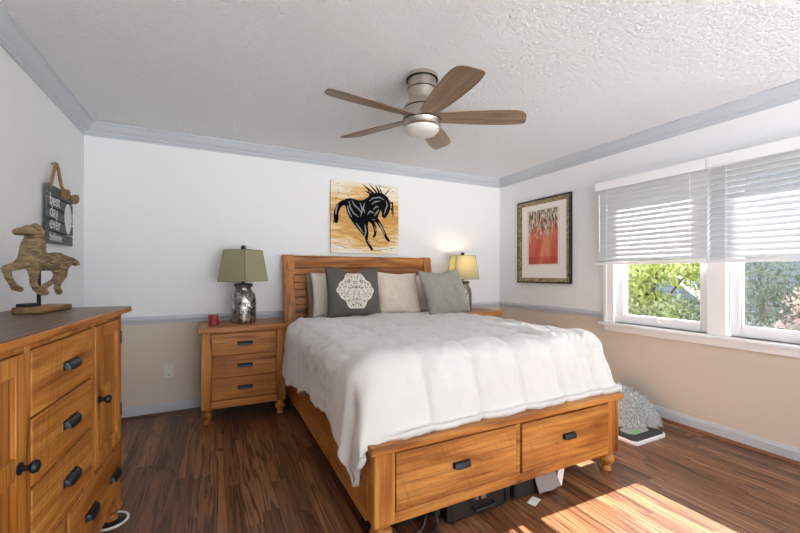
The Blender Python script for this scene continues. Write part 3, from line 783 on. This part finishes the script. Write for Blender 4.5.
def pc(px, py):
    f = (px - 62) / 392; tp, bt = 60 + 45 * f, 497 + 10 * f
    return ((f - .5) * .78, ((bt - py) / (bt - tp) - .5) * .764)
def paint(b, polys, y, mi):
    b.mi = mi
    for p in polys: b.prism([pc(*q) for q in p], 'y', y, y - .0012)
horse = [(82, 318), (76, 280), (78, 248), (96, 206), (118, 188), (142, 178), (165, 172), (190, 178), (215, 186), (240, 184), (262, 172), (280, 156), (305, 142), (332, 138), (360, 146), (384, 166), (398, 190), (404, 214), (402, 240),
         (390, 266), (374, 290), (360, 292), (350, 280), (350, 258), (344, 242), (334, 268), (326, 290), (340, 310), (356, 340), (372, 374), (386, 404), (404, 428), (390, 434), (374, 418), (358, 380), (340, 346), (318, 318), (306, 312), (316, 340), (320, 372), (316, 396), (302, 410), (294, 402), (304, 384), (302, 356), (290, 326), (272, 312),
         (268, 340), (272, 380), (268, 416), (282, 448), (302, 478), (288, 486), (278, 470), (258, 436), (248, 400), (226, 376), (200, 344), (178, 314), (160, 284), (148, 254), (142, 222), (130, 214), (116, 228), (104, 254), (104, 296), (96, 322)]
pb = MB(); paint(pb, [horse], -.038, 0)
splash = []
for (ax_, ay, bx_, by, wd) in [(300, 145, 232, 88, 7), (320, 140, 270, 84, 5), (335, 138, 310, 96, 6), (290, 152, 244, 128, 6), (350, 142, 330, 100, 4), (370, 152, 400, 118, 4), (402, 200, 424, 200, 7), (414, 198, 424, 285, 6), (408, 230, 420, 290, 4), (280, 158, 262, 110, 4),
                               (100, 250, 92, 330, 5), (84, 300, 70, 330, 4), (404, 430, 445, 440, 2), (300, 484, 440, 470, 1.5), (150, 470, 70, 440, 1.2), (330, 100, 420, 120, 1.5)]:
    dx_, dy_ = bx_ - ax_, by - ay; L_ = math.hypot(dx_, dy_); nx_, ny_ = -dy_ / L_ * wd, dx_ / L_ * wd
    splash.append([(ax_ + nx_, ay + ny_), (ax_ + dx_ * .6 + nx_ * .7, ay + dy_ * .6 + ny_ * .9), (bx_, by), (ax_ + dx_ * .5 - nx_ * .5, ay + dy_ * .5 - ny_ * .5), (ax_ - nx_, ay - ny_)])
random.seed(3)
for k in range(60):
    x, y, r = random.uniform(75, 440), random.choice([random.uniform(85, 180), random.uniform(400, 490)]), random.uniform(.8, 3.2)
    splash.append([(x + r * math.cos(a), y + r * math.sin(a)) for a in [i * math.pi / 3 for i in range(6)]])
sb = MB(); paint(sb, splash, -.038, 0); tag(sb.build('paint_spatter', M['inkblack'], cv, smooth=False), kind='stuff')
strokes = []
for pl in [[(160, 190), (168, 230), (186, 262), (214, 284)], [(176, 186), (190, 214), (214, 236), (232, 262)], [(152, 216), (158, 252), (174, 284)], [(250, 200), (240, 230), (250, 262)], [(276, 190), (300, 172), (336, 168), (366, 184)],
           [(290, 210), (310, 194), (340, 190)], [(300, 240), (318, 222), (330, 226)], [(376, 190), (384, 216), (374, 240), (364, 268)], [(266, 270), (280, 250), (306, 262)], [(250, 330), (256, 372), (250, 400)], [(200, 320), (222, 352), (240, 380)],
           [(332, 318), (352, 352), (368, 390)], [(292, 300), (310, 300)], [(264, 420), (276, 444)], [(100, 210), (90, 240), (88, 270)], [(222, 200), (236, 240), (226, 280)], [(306, 280), (322, 256), (332, 240)], [(308, 340), (312, 370)]]:
    n_ = len(pl); lf, rt = [], []
    for i, (x, y) in enumerate(pl):
        ax_, ay = pl[max(0, i - 1)]; bx_, by = pl[min(n_ - 1, i + 1)]; L_ = math.hypot(bx_ - ax_, by - ay)
        wd = 4.2 * (1 - .65 * abs(2 * i / (n_ - 1) - 1)); lf.append((x - (by - ay) / L_ * wd, y + (bx_ - ax_) / L_ * wd)); rt.append((x + (by - ay) / L_ * wd, y - (bx_ - ax_) / L_ * wd))
    strokes.append(lf + rt[::-1])
paint(pb, strokes, -.0392, 1); pb.build('painted_horse', [M['inkblack'], M['inkgrey']], cv, smooth=False)

# ------------------------------------------------------------------ framed print on the right wall
m = NT('red forest print'); sx = m.coord((1, 26, 1.6)); n1 = m.noise(sx, 1.5, 5, .6, .4); zc = m.n('SeparateXYZ', i0=m.coord()).outputs[2]
up = m.math('DIVIDE', m.math('ADD', zc, .31), .62); n3 = m.noise(m.coord((1, 5, 1.2)), 1.4, 3)
col = m.ramp(n3, [(.3, lin('b9483c')), (.5, lin('cf6350')), (.62, lin('d68e66')), (.75, lin('c4614f'))])
mott = m.noise(m.coord((1, 40, 12)), 1.2, 4, .65)
k1 = m.math('GREATER_THAN', m.math('ADD', m.math('MULTIPLY', up, .42), m.math('MULTIPLY', n1, .95)), .73)
col = m.mix(k1, col, m.ramp(mott, [(.42, lin('57402f')), (.5, lin('a08d78')), (.6, lin('dcd4c6'))]))
k2 = m.math('MULTIPLY', m.math('LESS_THAN', up, .14), 1.0); col = m.mix(m.math('MULTIPLY', k2, .5), col, lin('a63a2e'))
m.bsdf(col, .6); M['print'] = m.mat
m = NT('gilt frame'); n1 = m.noise(m.coord((40, 40, 40)), 1, 4)
m.bsdf(m.ramp(n1, [(.35, lin('5a4f3c')), (.5, lin('8f8163')), (.65, lin('a89b7a'))]), .42, .5, m.bump(n1, .4, .003)); M['gilt'] = m.mat
fp = empty('framed_print', (W, 3.112, 1.59), 0, 'framed red and orange print with wide white mat on the right wall', 'framed print')
hw, hh = .383, .482
def frame_mb(hw, hh, wd, x0, x1, x2):
    """four mitred sides; outer edge depth x1, inner edge depth x2"""
    b = MB(); o = [(-hw, -hh), (hw, -hh), (hw, hh), (-hw, hh)]; i_ = [(-hw + wd, -hh + wd), (hw - wd, -hh + wd), (hw - wd, hh - wd), (-hw + wd, hh - wd)]
    vs = [(x0, *p) for p in o] + [(x1, *p) for p in o] + [(x2, *p) for p in i_] + [(x0, *p) for p in i_]
    fs = []
    for k in range(4):
        j = (k + 1) % 4
        for a in range(3): fs.append((a * 4 + k, a * 4 + j, (a + 1) * 4 + j, (a + 1) * 4 + k))
        fs.append((12 + k, 12 + j, j, k))
    return b.add(vs, fs)
frame_mb(hw, hh, .018, -.001, -.034, -.034).build('outer_frame', M['black'], fp, smooth=False)
frame_mb(hw - .018, hh - .018, .042, -.001, -.036, -.020).build('gilt_moulding', M['gilt'], fp, smooth=False)
MB().box(-.012, -.004, -hw + .03, hw - .03, -hh + .03, hh - .03).build('mat', plain('white mat board', 'e8e4e0', .8), fp, smooth=False)
MB().box(-.0128, -.012, -.235, .24, -.285, .365).build('print_paper', plain('print margin', 'ded8d0', .8), fp, smooth=False)
o = MB().box(-.0006, 0, -.205, .215, -.31, .31).build('print', M['print'], fp, smooth=False); o.location = (-.0128, 0, .045)

# ------------------------------------------------------------------ ceiling fan
fan = empty('ceiling_fan', (2.086, 2.024, H), 0, 'brushed nickel ceiling fan with five weathered wood blades', 'ceiling fan')
MB().lathe([(.092, 0), (.098, -.006), (.098, -.028), (.088, -.032), (.088, -.085), (.0895, -.087), (.0895, -.092), (.088, -.094), (.084, -.13), (.082, -.15), (.088, -.168), (.104, -.186), (.113, -.20), (.115, -.222), (.115, -.276), (.1165, -.279), (.1165, -.286), (.115, -.289), (.115, -.318), (.108, -.326), (.09, -.327)], n=48).build('motor_housing', M['nickel'], fan, sharp=30)
for z in (-.03, -.0895, -.282, -.21): 
    r = {-.03: .0965, -.0895: .0885, -.282: .1155, -.21: .1135}[z]
    MB().lathe([(r, z - .003), (r + .0022, z - .003), (r + .0022, z + .003), (r, z + .003)], n=48).build('trim_ring', M['darkgap'], fan)
MB().lathe([(.107, -.325), (.106, -.334), (.098, -.347), (.082, -.359), (.05, -.368), (0, -.371)], n=40).build('light_globe', M['globe'], fan, sharp=80)
def blade_mb():
    # along +x from the hub
    st = []
    for i in range(15):
        f = i / 14; x = .085 + f * (.64 - .085)
        wd = .050 + .030 * math.sin(min(1, f * 1.25) * math.pi / 2) - .012 * max(0, (f - .75) / .25) ** 2
        st.append((x, wd))
    top = [(x, wd) for x, wd in st]; bot = [(x - (.035 if i == 14 else .02 if i == 13 else 0), -wd) for i, (x, wd) in enumerate(st)]
    poly = bot + [(.628, -.045), (.640, -.02), (.652, .03), (.654, .052)] + top[::-1]
    return MB().prism(poly, 'z', -.003, .003)
for k in range(5):
    Mx = Matrix.Translation((0, 0, -.258)) @ Matrix.Rotation(R(2.3), 4, Vector((.868, -.496, 0))) @ Matrix.Rotation(R(45.6 + 72 * k), 4, 'Z') @ Matrix.Rotation(R(-12), 4, 'X')
    o = blade_mb().build('blade', M['blade'], fan, bevel=.002); o.matrix_local = Mx
    q = MB().box(.06, .135, -.022, .022, .003, .009).build('blade_bracket', M['nickel'], o, bevel=.002)

# ------------------------------------------------------------------ floor clutter on the right
bd = empty('balance_board', (3.785, 1.80, 0), 0, 'low black board with white rim, grey panel and green patch, by the right wall', 'exercise board')
def rrect(hx, hy, r, n=6):
    p = []
    for cx_, cy_, a0 in ((hx - r, hy - r, 0), (-hx + r, hy - r, 90), (-hx + r, -hy + r, 180), (hx - r, -hy + r, 270)):
        for i in range(n + 1): a = R(a0 + 90 * i / n); p.append((cx_ + r * math.cos(a), cy_ + r * math.sin(a)))
    return p
MB().prism(rrect(.19, .165, .04), 'z', .0, .026).build('rim', plain('white plastic rim', 'dfe1e3', .4), bd, bevel=.004)
MB().prism(rrect(.178, .153, .035), 'z', .025, .030).build('deck', plain('black grip deck', '24282b', .6, 0, .4, 300), bd, bevel=.001)
MB().prism([(x * 1.0 + .02, y - .02) for x, y in rrect(.115, .06, .05)], 'z', .030, .032).build('grey_panel', plain('grey panel', '9a9fa0', .5), bd)
MB().prism([(-.01 + .042 * math.cos(a), -.055 + .022 * math.sin(a)) for a in [i * math.pi / 12 for i in range(24)]], 'z', .032, .0335).build('green_patch', plain('green patch', '5fc45a', .5), bd)
fu = empty('fur_cushion', (3.95, 1.975, 0), R(-24), 'shaggy grey fur cushion leaning on the right wall behind the board', 'cushion')
pm = MB()
def mound(u, v):
    a = u * 2 * math.pi; t_ = v * math.pi / 2
    r = math.cos(t_) ** .8 if v < 1 else 0; h_ = math.sin(t_) ** .9
    return (.25 * r * math.cos(a) + .03 * h_ * -1, .17 * r * math.sin(a) + .05 * h_, .034 + .235 * h_ * (1 - .25 * math.cos(a) * r))
pm.grid(mound, 40, 16)
core = pm.build('cushion_cover', plain('grey fur backing', '8e9494', .9), fu, merge=True, sharp=180)
random.seed(5); fb = MB(); me = core.data
polys = [(p.center.copy(), p.normal.copy(), p.area) for p in me.polygons]; tot = sum(p[2] for p in polys)
for cc, nn, ar in polys:
    for _ in range(max(1, int(ar / tot * 6500))):
        p = cc + Vector([random.uniform(-.008, .008) for _ in range(3)])
        d = (nn * .7 + Vector((random.gauss(0, .45), random.gauss(0, .45), random.gauss(-.5, .35)))).normalized()
        L_ = random.uniform(.05, .10); s_ = d.cross(Vector((random.gauss(0, 1), random.gauss(0, 1), random.gauss(0, 1)))).normalized() * .0034
        q = p + d * L_ * .5; e_ = p + d * L_ * .85 + Vector((0, 0, -L_ * .5))
        wx_ = e_.x * math.cos(R(-24)) - e_.y * math.sin(R(-24)); e_.x -= max(0, wx_ - .30)
        if e_.z < .005: e_.z = .005
        fb.add([p - s_, p + s_, q + s_ * .9, q - s_ * .9, e_], [(0, 1, 2, 3), (3, 2, 4)])
m = NT('grey shag'); oi = m.n('TexNoise', Vector=m.coord((60, 60, 60)), Scale=1.0, Detail=2.0)
m.bsdf(m.ramp(oi.outputs[0], [(.3, lin('a2a9a8')), (.55, lin('cdd2d1')), (.75, lin('f0f2f1'))]), .8); 
fur = fb.build('fur', m.mat, fu, recalc=False); fur['kind'] = 'stuff'
vt = empty('floor_register', (4.14, 1.68, 0), 0, 'brown slotted floor vent beside the right baseboard', 'floor vent')
b = MB().box(-.05, .05, -.13, .13, 0, .008)
b.build('register_frame', plain('brown register', '7a5034', .45), vt, bevel=.003)
b = MB()
for i in range(7):
    for sx_ in (-1, 1): b.box(sx_ * .02 - .013, sx_ * .02 + .013, -.075 + i * .025 - .007, -.075 + i * .025 + .007, .008, .0088)
b.build('slots', M['black'], vt, smooth=False)

# ------------------------------------------------------------------ luggage under the bed
M['case'] = plain('dark brown case', '201916', .5, 0, .2, 200)
M['case2'] = plain('black nylon case', '1b1715', .7, 0, .3, 400)
def suitcase(x0, x1, y0, h, mat, label, name='suitcase'):
    t = empty(name, ((x0 + x1) / 2, y0, 0), R(1.5), label, 'luggage', 'suitcases under the bed'); hw_ = (x1 - x0) / 2
    MB().prism(rrect(hw_, h / 2, .03), 'y', 0, .55).build('shell', mat, t, bevel=.012, seg=3); sh = COL.objects[-1]
    sh.location = (0, 0, h / 2)
    return t, hw_
s1, hw1 = suitcase(1.955, 2.325, 1.535, .158, M['case'], 'dark brown suitcase with a latch, under the middle of the footboard')
MB().box(-.06, .10, -.006, 0, .07, .115).build('latch_plate', M['black'], s1, bevel=.003)
MB().box(.005, .035, -.014, -.006, .082, .105).box(-.03, -.012, -.012, -.006, .085, .105).build('latch', M['nickel'], s1, bevel=.002)
MB().tube([(-.045, -.004, .05), (-.045, -.028, .045), (.085, -.028, .045), (.085, -.004, .05)], .007, 8).build('carry_handle', M['black'], s1)
for sx in (-1, 1): MB().box(sx * hw1 - .018, sx * hw1 + .018, -.008, .03, .02, .14).build('corner_guard', M['black'], s1, bevel=.006)
s2, hw2 = suitcase(2.385, 2.745, 1.545, .155, M['case2'], 'black suitcase with a grey flap and white tag, right end under the footboard')
MB().grid(lambda u, v: (-.05 + u * .17 + .01 * v, -.012 - .03 * v ** 2 + .004 * math.sin(u * 9), .118 - .10 * v), 12, 10).build('cloth_flap', plain('grey mauve cloth', '8b7f7c', .8), s2); 
fo = COL.objects[-1]; so = fo.modifiers.new('t', 'SOLIDIFY'); so.thickness = .004
MB().box(-.024, .024, -.003, 0, -.05, .05, Matrix.Translation((.145, -.022, .060)) @ Matrix.Rotation(R(14), 4, 'Y')).build('luggage_tag', plain('white tag', 'dfdcd6', .6), s2)
tag(MB().box(-.038, .038, -.022, .022, 0, .003).build('paper_slip', plain('white slip', 'e2dfd8', .7)), 'small white paper slip on the floor before the black suitcase', 'paper')
o = bpy.data.objects['paper_slip']; o.location = (2.47, 1.49, 0); o.rotation_euler = (0, 0, R(22))
bp = empty('duffel_bag', (1.77, 1.575, 0), 0, 'black duffel bag with loose straps under the left end of the footboard', 'bag')
b = MB()
def duff(u, v):
    a = u * 2 * math.pi; k = math.sin(math.pi * min(max(v, .02), .98)) ** .3
    return ((v - .5) * .33, .13 + .13 * k * math.cos(a), .068 + .064 * k * math.sin(a) + .004 * math.sin(v * 40 + u * 9))
b.grid(duff, 24, 20); b.build('bag_body', M['case2'], bp, sharp=180)
MB().tube([(-.10, .0, .05), (-.08, -.03, .02), (-.02, -.045, .008), (.05, -.02, .012), (.09, .01, .05)], .007, 6).build('strap', M['black'], bp)
MB().tube([(.09, .02, .11), (.115, -.02, .09), (.125, -.04, .03), (.10, -.06, .008), (.06, -.055, .008)], .008, 6).build('strap', M['black'], bp)
MB().box(.10, .135, -.045, -.03, .06, .095).build('buckle', M['iron'], bp, bevel=.004)

# ------------------------------------------------------------------ the garden outside the windows
tag(MB().box(4.52, 30, -12, 26, -.9, -.7).build('ground', plain('garden lawn', '6f7d52', .95, 0, .5, 30, .3, 3), smooth=False), kind='structure')
def leaf_mat(name, a, b_, tr=.45):
    m = NT(name); n1 = m.noise(m.coord((9, 9, 9)), 1, 3); col = m.ramp(n1, [(.3, lin(a)), (.7, lin(b_))])
    mx = m.n('MixShader', i0=tr, i1=m.n('BsdfDiffuse', Color=col).outputs[0], i2=m.n('BsdfTranslucent', Color=col).outputs[0])
    m.t.links.new(mx.outputs[0], m.out.inputs[0]); return m.mat
M['leaf'] = leaf_mat('bright spring leaves', '869450', 'b9c080'); M['leaf2'] = leaf_mat('dusty hedge leaves', '7e8a62', 'b0b792')
M['leaf3'] = leaf_mat('grey green leaves', '353f33', '66705f', .2); M['flower'] = leaf_mat('pink blossom', '7d6a66', 'ad9c97', .15)
M['bark'] = plain('bark', '4b4038', .9, 0, .5, 40)
def leaves(blobs, n, size, seed):
    rnd = random.Random(seed); b = MB(); tot = sum(q[3] for q in blobs)
    for cx_, cy_, cz_, r in blobs:
        for _ in range(int(n * r / tot)):
            d = Vector((rnd.gauss(0, 1), rnd.gauss(0, 1), rnd.gauss(0, .8))).normalized() * r * rnd.random() ** .45
            p = Vector((cx_, cy_, cz_)) + d; s = size * rnd.uniform(.6, 1.3)
            e = Euler((rnd.uniform(0, 6.3), rnd.uniform(0, 6.3), rnd.uniform(0, 6.3))).to_matrix()
            b.add([p + e @ Vector(q) * s for q in ((-.5, 0, 0), (0, -.3, .06), (.55, 0, 0), (0, .3, .06))], [(0, 1, 2, 3)])
    return b
GZ = -.7
def tree(name, loc, blobs, n, size, mat, trunk, label, cat, group, seed):
    t = empty(name, (loc[0], loc[1], GZ), 0, label, cat, group)
    leaves(blobs, n, size, seed).build('foliage', mat, t, recalc=False, smooth=False)
    b = MB()
    for pts, r0, r1 in trunk: b.tube(pts, [r0 + (r1 - r0) * i / (len(pts) - 1) for i in range(len(pts))], 7)
    b.build('trunk', M['bark'], t)
    return t
tree('garden_tree', (8.3, 3.95), [(.1, .35, 2.2, .55), (-.1, -.55, 2.3, .42), (0, .0, 2.75, .6), (.2, .9, 2.5, .5), (0, .65, 1.6, .38), (0, -.95, 2.75, .35), (0, .15, 1.35, .25), (.1, .45, 1.8, .36), (.05, -.3, 1.92, .34), (0, .08, 2.05, .36), (-.1, .3, 1.45, .26), (.1, -.62, 2.0, .28)], 5200, .085, M['leaf'],
     [([(0, .1, 0), (0, .12, .9), (-.02, .25, 1.6), (.05, .1, 2.4)], .045, .02), ([(0, .12, .95), (0, .4, 1.6), (.1, .7, 2.2)], .025, .01), ([(0, .15, 1.3), (0, -.3, 1.9), (-.05, -.6, 2.3)], .022, .008)],
     'bright green tree outside the farther window', 'tree', None, 1)
for i, (y, r, lb) in enumerate([(4.75, .42, 'low hedge bush at the left edge of the farther window view'), (4.05, .45, 'low hedge bush below the bright green tree'), (3.3, .5, 'low hedge bush under the white diagonal trim outside')]):
    tree('hedge_bush', (7.9, y), [(0, 0, 1.0, r), (.1, .3, 1.25, r * .75), (0, -.3, 1.2, r * .75), (0, 0, .5, r)], 1300, .085, M['leaf2'], [([(0, 0, 0), (0, .02, 1.0)], .03, .015)], lb, 'bush', 'hedge bushes outside the farther window', 20 + i)
tree('grey_green_bush', (7.2, 2.25), [(0, 0, 1.7, .62), (.1, .5, 1.4, .5), (0, -.45, 1.5, .5), (0, 0, 1.0, .6), (.1, .2, 2.2, .45)], 5200, .055, M['leaf3'], [([(0, 0, 0), (0, 0, 1.6)], .05, .02)], 'large grey green bush outside the nearer window', 'bush', None, 40)
tree('flowering_bush', (6.7, 1.66), [(0, 0, 1.55, .25), (0, -.2, 1.7, .25), (.1, .05, 1.3, .28)], 900, .05, M['flower'], [([(0, 0, 0), (0, 0, 1.4)], .02, .01)], 'pink flowering bush at the right edge of the nearer window', 'bush', None, 41)
tree('grey_shrub', (6.75, 2.12), [(0, 0, 1.1, .28), (0, -.25, 1.2, .25), (0, .3, 1.0, .25)], 1300, .05, leaf_mat('silver leaves', '59605a', '8c928a', .2), [([(0, 0, 0), (0, 0, .9)], .02, .01)], 'low silvery shrub in front of the grey green bush outside', 'bush', None, 42)
# neighbouring house
hs_ = empty('neighbour_house', (13, 7, GZ), 0, 'blue grey house with white diagonal trim beyond the hedge', 'house')
m = NT('blue grey siding'); zc = m.n('SeparateXYZ', i0=m.coord()).outputs[2]; f = m.math('FRACT', m.math('DIVIDE', m.math('ADD', zc, 10), .16))
m.bsdf(m.mix(m.math('LESS_THAN', f, .12), lin('6f7b8b'), lin('4a5462')), .7); M['siding'] = m.mat
MB().box(0, 6, -9, 12, 0, 5.2).build('wall', M['siding'], hs_, smooth=False)
b = MB(); b.box(-.25, -.02, -.10, .10, -1.05, 1.05, Matrix.Translation((0, -1.18, 1.55)) @ Matrix.Rotation(R(-50), 4, 'X')); b.build('rake_trim', M['trim_w'], hs_)
b = MB(); b.box(-.2, 0, 1.5, 6, 3.4, 3.6); b.build('band_trim', M['trim_w'], hs_)
b = MB()
for i in range(10): b.box(-.02, .02, -.06 + i * .14, .06 + i * .14, 0, .95)
b.box(.02, .05, -.1, 1.4, .3, .38).box(.02, .05, -.1, 1.4, .75, .83)
fe = empty('picket_fence', (8.6, 3.0, GZ + .3), 0, 'pale picket fence behind the hedge outside', 'fence')
b.build('pickets', plain('pale fence paint', 'b9c0c4', .6), fe)
